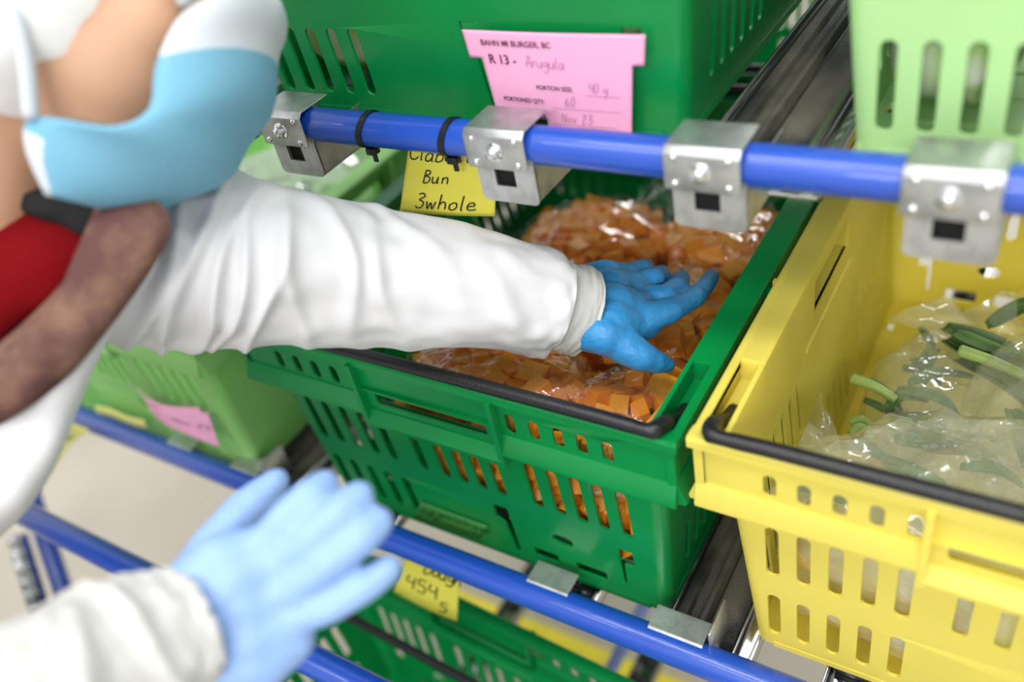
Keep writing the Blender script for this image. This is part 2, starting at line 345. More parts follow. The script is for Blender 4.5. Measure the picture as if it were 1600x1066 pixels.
# cap
V, Fc = ellipsoid((0, 0, 0), XYZ, (1, 1, 1), 36, 24); cv = []
for v in V:
    w = noise.noise(Vector(v)*4)*.012
    cv.append(hp(-.068+v.x*(.150+w), -.008+v.z*(.178+w), v.y*(.165+w)))
pm('cap', (cv, Fc), M['cap'])
# face mask
cen = spline([(.115, -.190), (.165, -.155), (.197, -.095), (.200, -.03), (.186, .035), (.166, .076)], 24)   # (f,u) fold line chin to bridge
edg = spline([(.080, -.200, .070), (.052, -.168, .086), (.050, -.140, .092), (.112, -.118, .101), (.138, -.088, .101), (.126, -.050, .100), (.122, -.012, .098), (.126, .014, .094)], 24)
V = []; nb = 24
for a in range(25):
    for b in range(nb+1):
        t = b/nb*2-1; k = abs(t); c = math.cos(k*math.pi/2); s_ = math.sin(k*math.pi/2)
        f = edg[a][0]+(cen[a][0]-edg[a][0])*c**.85; u = edg[a][1]+(cen[a][1]-edg[a][1])*(c**.9); s = edg[a][2]*s_*(1 if t > 0 else -1)
        pl = .004*math.sin(a/24*math.pi*7)*(1-k**4)
        V.append(hp(f+pl, u, s))
Fc = [(a*(nb+1)+b, a*(nb+1)+b+1, (a+1)*(nb+1)+b+1, (a+1)*(nb+1)+b) for a in range(24) for b in range(nb)]
fm = [1 if (a >= 18 or (b in (0, nb-1) and a < 5)) else 0 for a in range(24) for b in range(nb)]
o = mesh('face_mask', rel(V), Fc, None, person, True, [M['mask'], M['maskw']], fm); solid(o, .004)
for s in (1, -1):
    for pts in ([(.122, .014, .094), (.08, .050, .113), (.03, .055, .128), (-.03, .045, .134)], [(.048, -.142, .092), (.03, -.10, .108), (.0, -.05, .124), (-.03, .0, .136)]):
        mesh('ear_loop', *((lambda q: (rel(q[0]), q[1]))(tube([hp(f, u, w*s) for f, u, w in spline(pts, 16)], .0075, 10))), M['maskw'], o, True)

# inflated garment pieces traced at their own depth
def garment(name, poly, depth, thick, m, amp=.01, fr=6):
    """soft padded cloth: outline in the photograph's directions at distance depth(px,py)"""
    import itertools
    cx = sum(p[0] for p in poly)/len(poly); cy = sum(p[1] for p in poly)/len(poly)
    out = spline(poly+[poly[0]], 60)[:-1]; V = []; Fc = []; nr = 10; n = len(out)
    for side in (1, -1):
        for j in range(nr+1):
            r = j/nr
            for i, (x, y) in enumerate(out):
                px, py = cx+(x-cx)*r, cy+(y-cy)*r; h = thick*math.sqrt(max(0, 1-r**2.5))
                w = noise.noise(Vector((px*.012, py*.012, fr)))*amp
                V.append(at(px, py, depth(px, py)-side*h-w))
    base = (nr+1)*n
    for b in (0, base):
        for j in range(nr):
            for i in range(n): i2 = (i+1) % n; Fc.append((b+j*n+i, b+j*n+i2, b+(j+1)*n+i2, b+(j+1)*n+i))
    o = pm(name, (V, Fc), m); fix_normals(o); return o
garment('red_shirt', [(-160, 300), (-20, 300), (70, 325), (140, 335), (160, 400), (120, 450), (30, 520), (-40, 590), (-200, 700), (-300, 500)], lambda x, y: .90, .03, M['red'])
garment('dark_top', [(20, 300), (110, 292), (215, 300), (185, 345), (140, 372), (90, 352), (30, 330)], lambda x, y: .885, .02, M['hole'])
garment('fleece_collar', [(150, 320), (205, 308), (250, 318), (266, 362), (235, 425), (170, 515), (110, 585), (40, 640), (-60, 700), (-200, 800), (-260, 720), (-120, 620), (0, 535), (90, 450), (135, 380)], lambda x, y: .865, .026, M['mauve'], .014, 3)
garment('coat_front', [(262, 362), (238, 430), (180, 512), (150, 570), (122, 640), (78, 745), (20, 822), (-60, 880), (-260, 960), (-420, 900), (-300, 760), (-100, 690), (0, 622), (90, 560), (180, 470)], lambda x, y: .90, .035, M['coat'], .016, 8)
# coat body
pm('coat_body', (lambda P: (P[0], P[1]))(tube([pelvis+Vector((0, 0, -.35)), pelvis, pelvis.lerp(chest, .6), chest, chest.lerp(neck0, .5)], [.30, .25, .24, .25, .14], 28)), M['coat'])
pm('trousers', join([tube([Vector((PB.x+d*.1, PB.y-d*.03, -.5)), Vector((PB.x+d*.1, PB.y-d*.03, -1.05)), Vector((PB.x+d*.1, PB.y-d*.03, -1.66))], [.145, .105, .075], 20) for d in (1, -1)]), M['hair'])
def sleeve(name, pts, folds, m, seg=96, n=150, amp=1.0, seedv=0, ref=None):
    """pts: (px,py,depth,half width px)"""
    S = spline(pts, n); P = [at(a, b, c) for a, b, c, d in S]; R_ = [d/F_PX*c for a, b, c, d in S]
    def rad(i, th):
        t = i/n; r = R_[i]; q = 0
        for (tc, slant, wdt, hgt, thc, ths) in folds:       # ridge crossing the sleeve at tc, drifting with the angle
            dth = (th-thc+math.pi) % (2*math.pi)-math.pi
            c_ = tc+slant*dth+.012*math.sin(3*dth+tc*40); d = (t-c_)/wdt
            q += hgt*math.exp(-d*d)*math.exp(-(dth/ths)**2)*(1-.5*math.exp(-((t-c_-wdt*1.6)/wdt)**2))
        x = Vector((math.cos(th)*1.6, math.sin(th)*1.6, t*9+seedv))
        q += noise.noise(x)*.007+noise.noise(x*2.3)*.0025
        return r*.985+q*amp*1.25
    V, Fc = tube(P, rad, seg, False, ref)
    o = pm(name, (V, Fc), m); solid(o, .004, -1); return o
toward = (CAM-at(500, 430, 1.08)).normalized()
folds = [(.03, -.05, .016, .016, .2, 1.3), (.075, -.055, .014, .018, .3, 1.3), (.12, -.06, .013, .016, .1, 1.4), (.17, -.06, .014, .018, .2, 1.3), (.215, -.055, .012, .015, .4, 1.2), (.26, -.05, .013, .016, .3, 1.2),
         (.31, -.045, .013, .014, .5, 1.1), (.35, -.03, .011, .015, .4, .9), (.40, -.02, .012, .013, .6, .9), (.45, .03, .014, .010, .3, .9), (.52, .04, .016, .009, .0, .9), (.60, .05, .02, .007, .3, .9),
         (.09, -.10, .012, .012, -1.0, .9), (.18, -.11, .012, .014, -1.0, .9), (.28, -.12, .013, .012, -1.1, .9), (.66, .08, .03, .006, -.5, 1.0), (.80, .05, .03, .005, .2, 1.0)]
sleeve('coat_sleeve', [(60, 400, .985, 118), (150, 412, 1.0, 128), (250, 408, 1.02, 136), (350, 408, 1.045, 137), (450, 416, 1.07, 127), (560, 433, 1.10, 112), (650, 442, 1.12, 104), (750, 455, 1.145, 95), (830, 468, 1.165, 88), (868, 476, 1.175, 82)], folds, M['coat'], ref=toward)
sleeve('knit_cuff', [(835, 470, 1.166, 68), (872, 478, 1.176, 71), (900, 485, 1.184, 72), (914, 489, 1.188, 70)], [(.35, .02, .08, .004, .3, 1.2), (.65, -.05, .08, .004, -.4, 1.2)], M['cuff'], n=24, ref=toward, amp=.35)
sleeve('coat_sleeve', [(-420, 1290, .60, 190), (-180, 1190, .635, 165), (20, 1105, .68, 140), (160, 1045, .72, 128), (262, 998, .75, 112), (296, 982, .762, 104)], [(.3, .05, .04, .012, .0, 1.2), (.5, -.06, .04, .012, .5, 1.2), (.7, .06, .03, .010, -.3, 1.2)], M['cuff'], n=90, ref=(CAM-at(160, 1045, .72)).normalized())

# gloved hands
def hz(x, y, z): return onz(x, y, z)
def chain(pts): return [capsule(pts[i][0], pts[i][1], pts[i+1][0], pts[i+1][1]) for i in range(len(pts)-1)]
L = []
for a, b, c, r1, r2, r3 in [((870, 464), (945, 436), (988, 430), .034, .028, .017), ((870, 474), (955, 455), (1006, 450), .036, .032, .021), ((870, 488), (960, 482), (1014, 482), .038, .035, .023), ((870, 500), (955, 506), (1008, 508), .036, .033, .022), ((870, 504), (945, 524), (985, 545), .030, .027, .022)]:
    L += chain([(hz(*a, .022), r1), (hz(*b, .022), r2), (hz(*c, -.006), r3)])
L += chain([(hz(975, 540, .004), .026), (hz(1000, 556, -.008), .021), (hz(1022, 565, -.022), .0165), (hz(1042, 570, -.036), .0115)])                       # thumb
L += chain([(hz(1008, 497, .006), .024), (hz(1052, 484, .006), .0165), (hz(1085, 466, -.004), .0150), (hz(1103, 446, -.024), .0138), (hz(1112, 432, -.040), .0115)])    # index
L += chain([(hz(1012, 468, .002), .021), (hz(1040, 462, .008), .0165), (hz(1060, 448, -.006), .0150), (hz(1066, 434, -.028), .0125)])    # middle
L += chain([(hz(1002, 444, .0), .019), (hz(1022, 436, .002), .0155), (hz(1034, 428, -.02), .0130)])                                       # ring
L += chain([(hz(985, 426, -.004), .016), (hz(1004, 420, -.008), .0135), (hz(1012, 417, -.03), .0115)])                                      # little
def wr1(co):
    return noise.noise(co*14)*.0022+noise.noise(Vector((co.x*70, co.y*70, co.z*18)))*.0007
def glove(parts, m, label, wr, voxel):
    o = fuse('glove', [([Vector(v)-PB for v in V_], F_) for V_, F_ in parts], m, person, Vector((0, 0, 0)), voxel, 7, wr); o['label'] = label; return o
glove(L, M['glove'], 'blue glove pressing on the squash bags', wr1, .0032)
Rr = []
for a, b, c, r1, r2, r3 in [((300, 935), (350, 880), (408, 852), .036, .030, .019), ((305, 960), (370, 905), (438, 872), .038, .034, .020), ((310, 990), (380, 945), (450, 920), .038, .034, .020), ((320, 1020), (395, 995), (460, 968), .036, .034, .022), ((340, 1050), (400, 1030), (455, 1000), .034, .032, .022)]:
    Rr += chain([(at(*a, .765), r1), (at(*b, .765), r2), (at(*c, .77), r3)])
Rr += chain([(at(415, 850, .77), .0190), (at(452, 806, .765), .0175), (at(486, 776, .772), .0160), (at(508, 757, .785), .0135)])      # index
Rr += chain([(at(445, 875, .765), .0195), (at(492, 836, .755), .0180), (at(535, 800, .76), .0165), (at(562, 774, .772), .0135)])      # middle
Rr += chain([(at(455, 920, .762), .0190), (at(515, 878, .752), .0175), (at(562, 842, .755), .0160), (at(592, 815, .768), .0132)])      # ring
Rr += chain([(at(450, 968, .765), .0175), (at(515, 950, .757), .0155), (at(568, 918, .757), .0140), (at(606, 890, .765), .0118)])      # little
Rr += chain([(at(300, 925, .79), .030), (at(335, 855, .81), .024), (at(385, 795, .83), .0185), (at(432, 752, .845), .0135)])             # thumb
glove(Rr, M['glovepale'], 'blurred pale blue glove in the foreground', lambda co: noise.noise(co*14)*.003, .0042)

# ------------------------------------------------------------------ the crates
CW, CD, CH = 0.755, 0.90, 0.413
def inset(z, side):           # z measured from the rim (0 .. -CH)
    return 0.026+max(0, -z-0.1)*0.055 if not side else 0.036+max(0, -z-0.1)*0.08
def side_fn(k, w=CW, d=CD):
    """(s along, n inward, z) of side k -> crate xyz; origin front edge corner x=0,y=0, rim z=0"""
    if k == 0: return lambda s, n, z: (s, n, z)
    if k == 1: return lambda s, n, z: (w-n, s, z)
    if k == 2: return lambda s, n, z: (w-s, d-n, z)
    return lambda s, n, z: (n, d-s, z)
def sbox(fn, s0, s1, n0, n1, z0, z1):
    v, f = box(s0, s1, n0, n1, z0, z1); return [fn(*p) for p in v], f
def sprof(fn, s0, s1, prof):
    """closed profile [(n,z)] extruded along s"""
    V = [fn(s, n, z) for s in (s0, s1) for n, z in prof]; k = len(prof)
    Fc = [(i, (i+1) % k, k+(i+1) % k, k+i) for i in range(k)]+[tuple(range(k))[::-1], tuple(range(k, 2*k))]
    return V, Fc
FRONT_S = [0.088, 0.126, 0.164, 0.202, 0.240]
MID_S = [0.302, 0.345, 0.379, 0.413, 0.448]
RIGHT_S = [0.512, 0.549, 0.585, 0.619, 0.655]
def crate_mesh(side_slots=True):
    parts = []
    for k in range(4):
        fn = side_fn(k); L = CW if k in (0, 2) else CD; side = k in (1, 3)
        nf = 0.010                                                # collar face
        # upper collar sheet with its short slots and handhold
        holes = []
        if not side:
            for s in FRONT_S+RIGHT_S: holes.append(rslot(s+0.004-.0078, s+0.004+.0078, -0.068, -0.033))
            holes.append(rslot(0.277, 0.473, -0.088, -0.062, 0.006))
            mid = (0.257, 0.497)
        else:
            for i in range(5): holes.append(rslot(0.12+i*.036-.006, 0.12+i*.036+.006, -.068, -.033)); holes.append(rslot(CD-0.12-i*.036-.006, CD-.12-i*.036+.006, -.068, -.033))
            holes.append(rslot(.37, .53, -.092, -.03, .005)); mid = (0.33, 0.57)
        zb = -0.104
        parts.append(sbox(fn, .005, .0165, .0055, .0165, -.106, .0)); parts.append(sbox(fn, L-.0165, L-.005, .0055, .0165, -.106, .0))
        parts.append(panel([(0.012, zb), (L-0.012, zb), (L-0.012, -0.002), (0.012, -0.002)], holes, lambda s, z, w, fn=fn: fn(s, nf+w, z), 0.002))
        # rim
        rw = 0.026 if not side else 0.042
        if not side:
            parts.append(sprof(fn, 0.0, L, [(0.0, -0.001), (0.003, 0.003), (0.014, 0.003), (rw, 0.0), (rw, -0.008), (0.0, -0.012)]))
        else:
            ch = 0.15
            parts.append(sprof(fn, .0012, L-.0012, [(0.001, 0), (0.004, 0.002), (0.012, 0.002), (0.012, -0.01), (0.001, -0.0125)]))
            parts.append(panel([(.014, -.106), (L-.014, -.106), (L-.014, .001), (.014, .001)], [rslot(.36, .54, -.078, -.024, .005)], lambda s, z, w, fn=fn: fn(s, .039+w, z), .003))
            for q in (.36, .54): parts.append(sbox(fn, q-.003, q+.003, .008, .040, -.080, -.022))
            parts.append(sbox(fn, .36, .54, .008, .040, -.082, -.078))
            parts.append(sbox(fn, ch, L-ch, 0.004, rw-.002, -0.008, 0.0016))
            parts.append(sbox(fn, 0.02, ch, 0.006, rw-.004, -0.034, -0.028)); parts.append(sbox(fn, L-ch, L-.02, 0.006, rw-.004, -0.034, -0.028))
            parts.append(sbox(fn, ch-.004, ch+.002, 0.006, rw-.004, -0.034, 0.0)); parts.append(sbox(fn, L-ch-.002, L-ch+.004, 0.006, rw-.004, -0.034, 0))
        # skirt flange, broken by the handhold box
        fl = [(0.006, -0.072), (0.012, -0.072), (inset(-.106, side)+.004, -0.106), (inset(-.106, side)+.004, -0.112), (-0.004, -0.106), (-0.005, -0.100)]
        parts.append(sprof(fn, 0.006, mid[0], fl)); parts.append(sprof(fn, mid[1], L-0.006, fl))
        parts.append(sprof(fn, mid[0], mid[1], [(0.006, -0.099), (0.012, -0.099), (inset(-.13, side)+.004, -0.122), (inset(-.13, side)+.004, -0.128), (-0.006, -0.124), (-0.007, -0.116)]))
        for s in mid: parts.append(sbox(fn, s-.004, s+.004, -0.006, 0.026, -0.128, -0.008))
        parts.append(sbox(fn, mid[0], mid[1], 0.002, 0.020, -0.060, -0.056))
        # main wall sheet
        cr = 0.0185; i0 = inset(-.1, side); i1 = inset(-CH, side); o0 = inset(-.1, not side); o1 = inset(-CH, not side)
        z0 = -0.1; z1 = -CH
        holes = []
        if not side:
            for s in FRONT_S: holes.append(rslot(s-.0085, s+.0085, -.245, -.145)); holes.append(rslot(s-.0085, s+.0085, -.385, -.29))
            for s in MID_S+RIGHT_S: holes.append(rslot(s-.0085, s+.0085, -.245, -.145))
            holes.append(rslot(.518, .554, -.326, -.303, .0112))
            holes.append([(.418, -.278), (.446, -.278), (.446, -.392), (.438, -.392), (.432, -.322), (.418, -.312)])
            holes.append([(.632, -.283), (.632, -.372), (.636, -.372), (.638, -.32), (.655, -.32), (.655, -.283)])
            holes.append(rslot(.475, .518, -.385, -.362, .002)); holes.append(rslot(.550, .602, -.385, -.362, .002))
        elif side_slots:
            for i in range(6):
                for s in (0.115+i*.034, L-.115-i*.034):
                    holes.append(rslot(s-.007, s+.007, -.245, -.145)); holes.append(rslot(s-.007, s+.007, -.37, -.28))
            for i in range(5):
                s = L/2-.068+i*.034; holes.append(rslot(s-.007, s+.007, -.37, -.28))
        wf = lambda s, z, w, fn=fn, side=side: fn(s, inset(z, side)+w, z)
        parts.append(panel([(o1+cr, z1), (L-o1-cr, z1), (L-o0-cr, z0), (o0+cr, z0)], holes, wf, 0.0022))
    # inner side walls of the doubled rim (tie in below)
    # rounded corners
    for sx in (0, 1):
        for sy in (0, 1):
            V = []; n = 8; zs = [-.1, -.2, -.3, -.395, -CH]
            for w in (0.0022, -0.0022):
                for z in zs:
                    lx = inset(z, True); ly = inset(z, False); r = 0.0185
                    for i in range(n+1):
                        a = math.pi/2*i/n
                        x = lx+r-(r+w)*math.cos(a); y = ly+r-(r+w)*math.sin(a)
                        V.append((x if not sx else CW-x, y if not sy else CD-y, z))
            m = len(zs)*(n+1); Fc = []
            for b in (0, m):
                for j in range(len(zs)-1):
                    for i in range(n): q = b+j*(n+1)+i; Fc.append((q, q+1, q+n+2, q+n+1))
            parts.append((V, Fc))
    # floor with cross slots
    a = inset(-CH, True)+.002; b = inset(-CH, False)+.002; holes = []
    for j in range(12):
        y = 0.1+j*(CD-.2)/11
        for x0, x1 in ((.10, .20), (.24, .34), (.42, .52), (.56, .66)): holes.append(rslot(x0, x1, y-.003, y+.003))
    for y in (.13, .45, .77): holes.append(rslot(.072, .082, y-.012, y+.012, .002)); holes.append(rslot(CW-.082, CW-.072, y-.012, y+.012, .002))
    parts.append(panel([(a, b), (CW-a, b), (CW-a, CD-b), (a, CD-b)], holes, lambda x, y, w: (x, y, -CH+.006+w), .004))
    # bottom edge band
    for k in range(4):
        fn = side_fn(k); L = CW if k in (0, 2) else CD; i1 = inset(-CH, k in (1, 3)); o = inset(-CH, k not in (1, 3))
        parts.append(sbox(fn, o+.025, L-o-.025, i1-.004, i1+.004, -CH-.002, -CH+.008))
    V, Fc = join(parts)
    return [(x-CW/2, y-CD/2, z+CH) for x, y, z in V], Fc
def bar_mesh(back=False):
    """swing handle lying on the rim with its two arms running into the side channels"""
    r = 0.0095; y = 0.004; z = 0.013
    p = [(0.024, 0.088, -0.026), (0.024, 0.06, -0.016), (0.023, 0.028, 0.006), (0.03, 0.005, z), (0.055, y, z), (0.09, y, z+.001)]
    p2 = [(CW-a, b, c) for a, b, c in p][::-1]
    pts = spline(p, 20)+[(x, y, z+.001) for x in (0.2, 0.38, 0.55)]+spline(p2, 20)
    rs = [0.0085 if (q[0] < .05 or q[0] > CW-.05) else 0.0092 for q in pts]
    rs = [r_*(1.25 if (0.022 < q[0] < .034 or 0.022 < CW-q[0] < .034) and q[1] < .03 else 1) for r_, q in zip(rs, pts)]
    V, Fc = tube(pts, rs, 14)
    if back: V = [(v[0], CD-v[1], v[2]) for v in V]; Fc = [f[::-1] for f in Fc]
    return [(v[0]-CW/2, v[1]-CD/2, v[2]+CH) for v in V], Fc
_body = crate_mesh(); _plain = crate_mesh(False); _bars = (bar_mesh(), bar_mesh(True))
def crate(name, x0, y0, z, m, label, rz=0, group=None, bars=(0, 1), body=None):
    e = empty('plastic_crate', (x0+CW/2, y0+CD/2, z-CH), rz, label, 'crate', group)
    b = mesh('basket', *(body or _body), m, e); fix_normals(b); bevel(b, 0.0008, 2, 50); b.data.set_sharp_from_angle(angle=math.radians(32))
    for i in bars: mesh('swing_handle', *_bars[i], M['black'], e, True)
    return e
A0 = (-CW, 0.0, 0.0)
crateA = crate('green', -CW, 0.0, 0.0, M['green'], 'dark green slotted crate holding bags of orange squash that the gloved hand reaches into')
crateA2 = crate('greenb', -CW, 0.94, 0.02, M['green'], 'dark green crate behind the squash crate in the same lane', bars=(0,))
crateB = crate('lime', -0.83-CW, -0.03, 0.0, M['lime'], 'light green slotted crate with a pink card drooping from its front, under the white sleeve', body=_plain)
crateC = crate('yellow', 0.012, 0.004, 0.014, M['yellow'], 'bright yellow slotted crate holding bags of green stems')
crateD = crate('upper', -CW+0.002, 0.18, 0.682, M['green'], 'dark green crate on the upper tier bearing the flat pink card')
crateE = crate('pale', 0.066, 0.178, 0.682, M['pale'], 'pale green slotted crate on the upper tier above the yellow crate')
crateF = crate('low', -0.86, 0.045-CD, -0.63, M['green'], 'empty dark green crate standing low under the lower blue pipe, its bar swung inwards', rz=math.radians(-3), bars=())
# its bars are swung inwards and lie across the opening
def inner_bar(yb, back):
    y0 = CD-.09 if back else .09
    pts = spline([(.024, y0, -.02), (.026, (y0+yb)/2, -.006), (.04, yb, .002), (.09, yb, .004), (CW/2, yb, .004), (CW-.09, yb, .004), (CW-.04, yb, .002), (CW-.026, (y0+yb)/2, -.006), (CW-.024, y0, -.02)], 60)
    V, Fc = tube([(x-CW/2, y-CD/2, z+CH) for x, y, z in pts], .0088, 12); mesh('swing_handle', V, Fc, M['black'], crateF, True)
inner_bar(CD-.135, True); inner_bar(.135, False)

# ------------------------------------------------------------------ floor
fl = mesh('floor', *box(-9, 7, -6, 9, -1.80, -1.72), M['floor']); tag(fl, 'worn beige concrete floor', None, None, 'structure')
for y0, x0, x1 in ((.545, -1.25, 2.6),):
    tag(mesh('floor_tape', *box(x0, x1, y0, y0+.068, -1.72, -1.717), M['tape']), 'yellow tape stripe on the concrete floor below the rack', 'floor tape')

tag(mesh('wall_back', *box(-9, 7, 9, 9.2, -1.72, 4.2), M['cap']), 'plain white wall far behind the rack', None, None, 'structure')
tag(mesh('wall_left', *box(-9.2, -9, -6, 9, -1.72, 4.2), M['cap']), 'plain white wall far beyond the person', None, None, 'structure')

# ------------------------------------------------------------------ pipes
def pipe(pts, r, m, label, group=None, name='rack_pipe', cat='pipe', seg=28):
    return tag(mesh(name, *tube(pts, r, seg), m, None, True), label, cat, group)
UY, UZ, UR = 0.138, 0.291, 0.0225
upd = Vector((1, 0.045, -0.030)).normalized()
def up_at(x): return Vector((x, UY, UZ))
pipe([up_at(-1.9), up_at(-.7), up_at(.1), up_at(1.3)], UR, M['blue'], 'blue pipe across the front of the upper tier, carrying four steel brackets')
def lo_at(x): return Vector((x, -0.024, -0.388))
pipe([lo_at(-1.9), lo_at(-.7), lo_at(.1), lo_at(1.3)], 0.0235, M['blue'], 'long blue pipe running below the squash crate and light green crate')
pipe([Vector((x, -.26, -.392)) for x in (-1.9, -1, -.4, .9)], 0.0235, M['blue'], 'scuffed blue pipe nearest the concrete, passing behind the foreground glove')

pipe([Vector((-.385, .12, -1.21)), Vector((-.385, 2.2, -1.21))], 0.016, M['palepipe'], 'pale blue pipe far below the rack beside a black track', name='frame_tube')

# posts at the far left
pa, pb = at(30, 720, 2.25), at(150, 1075, 2.25)
pipe([pa+(pa-pb)*1.0, pa, pb, pb+(pb-pa)*.8], 0.0235, M['blue'], 'slanted blue tube beside the concrete with a black clamp on it', name='frame_tube')
sa, sb = at(20, 838, 2.2), at(66, 985, 2.2)
e = empty('ribbed_rod', sb, 0, 'ribbed metal rod with bright rings next to a dark blue backing', 'rod')
V, Fc = tube([Vector(p)-sb for p in (sa, sb)], 0.0165, 16); mesh('rod', V, Fc, M['zinc'], e, True)
for k in range(7):
    q = sa.lerp(sb, (k+.3)/7); d = (sb-sa).normalized()*.006
    mesh('ring', *tube([q-d-sb, q+d-sb], 0.0195, 16), M['chrome'], e, True)
off = at(34, 835, 2.24)-at(20, 838, 2.2)
mesh('backing', *tube([sa+off-sb, sb+off-sb+(sb-sa)*.05], 0.013, 12), M['blue'], e, True)
ca, cb = at(55, 985, 2.18), at(125, 945, 2.2)
e = empty('pipe_clamp', ca, 0, 'black cast clamp joining the slanted tube to the pale pipe', 'clamp')
mesh('clamp_body', *tube([Vector((0, 0, 0)), (cb-ca)*.5, cb-ca], [0.028, 0.034, .036], 16), M['black'], e, True)
for px, py in ((88, 972), (106, 964)):
    q = at(px, py, 2.145)-ca; v_, f_ = ellipsoid(q, XYZ, (.006, .006, .006), 10, 6); mesh('bolt', v_, f_, M['zinc'], e, True)
pipe([at(-60, 1078, 2.15), at(58, 985, 2.18)], 0.019, M['palepipe'], 'pale blue pipe leading from the black clamp to the corner of the floor', name='frame_tube')

# ------------------------------------------------------------------ roller tracks
def track(x, y0, y1, z, guide, label, group):
    """z = plane the crates stand on"""
    e = empty('roller_track', (x, y0, z-.03), 0, label, 'roller track', group); L = y1-y0
    def bx(a, b, c, d, y_0=0, y_1=None): return box(a, b, y_0, L if y_1 is None else y_1, c+.03, d+.03)
    if guide:
        o = mesh('channel', *join([bx(-.075, .075, -.03, -.026), bx(-.075, -.070, -.03, -.004), bx(.070, .075, -.03, -.004), bx(.050, .052, -.03, .012), bx(-.052, -.050, -.03, .012)]), M['steel'], e)
        bevel(o, .0008, 1)
        prof = [(-.048, -.02), (-.048, .010), (-.043, .015), (-.030, .015), (-.026, .006), (-.014, .006), (-.010, .016), (-.002, .017), (.002, .004), (.046, .002), (.047, -.02)]
        V = [(a, y, b+.03) for y in (0.03, L) for a, b in prof]; k = len(prof)
        Fc = [(i, (i+1) % k, k+(i+1) % k, k+i) for i in range(k)]+[tuple(range(k))[::-1], tuple(range(k, 2*k))]
        o = mesh('guide', V, Fc, M['dusty'], e); fix_normals(o); bevel(o, .0015, 2)
        mesh('edge_strip', *join([bx(-.0475, -.044, .0145, .0168, .03), bx(.0025, .0045, .003, .0052, .03)]), M['blacktrack'], e)
    else:
        o = mesh('channel', *join([bx(-.030, .030, -.03, -.027), bx(-.030, -.027, -.03, -.006), bx(.027, .030, -.03, -.006)]), M['steel'], e); bevel(o, .0008, 1)
        ws = []
        for j in range(int(L/.055)):
            ws.append(tube([Vector((-.018, .03+j*.055, .03-.0125)), Vector((.018, .03+j*.055, .03-.0125))], .0118, 12))
        mesh('rollers', *join(ws), M['blacktrack'], e, True)
    return e
LG = 'roller tracks of the lower tier'; UG = 'roller tracks of the upper tier'; BG = 'roller tracks of the bottom tier'
track(-.845, .0, 2.3, -.415, True, 'black dusty guide track between the light green and dark green crates', LG)
track(0.0, .0, 2.3, -.415, True, 'black dusty guide track between the dark green crate and yellow crate', LG)
track(0.79, .03, 2.3, -.402, True, 'guide track under the outer side of the yellow crate', LG)
track(-1.66, .0, 2.3, -.415, True, 'guide track under the far side of the light green crate', LG)
for x, lab in ((-.60, 'roller track under the squash crate beside the note side'), (-.20, 'roller track under the squash crate near its corner'), (-1.40, 'roller track under the light green crate, farther one'), (-1.0, 'roller track under the light green crate, nearer one')):
    track(x, .0, 2.3, -.415, False, lab, LG)
for x, lab in ((.2, 'roller track under the yellow crate near its low corner'), (.6, 'roller track under the yellow crate at the picture edge')): track(x, 0.02, 2.3, -.402, False, lab, LG)
track(0.034, .17, 2.6, .268, True, 'black dusty guide track between the upper dark green and pale green crates', UG)
track(-.80, .17, 2.6, .268, True, 'guide track beside the upper dark green crate behind the masked face', UG)
track(.86, .17, 2.6, .268, True, 'guide track under the outer side of the pale green crate', UG)
for x, lab in ((-.60, 'roller track under the upper dark green crate behind the sticky note'), (-.235, 'roller track behind the bracket next to the sticky note'), (.24, 'roller track behind the bracket above the yellow crate'), (.65, 'roller track under the pale green crate at the picture edge')):
    track(x, .17, 2.6, .268, False, lab, UG)
for x, lab in ((-.70, 'track under the low empty crate beside its slots'), (-.27, 'track under the low empty crate near its corner')):
    track(x, -.88, .10, -1.045, False, lab, BG)
for x, lab in ((-.70, 'black track far below, between the yellow floor stripes by the 454 g note'), (-.31, 'black track far below, next to the pale blue upright')):
    track(x, .12, 2.2, -1.2, False, lab, BG)



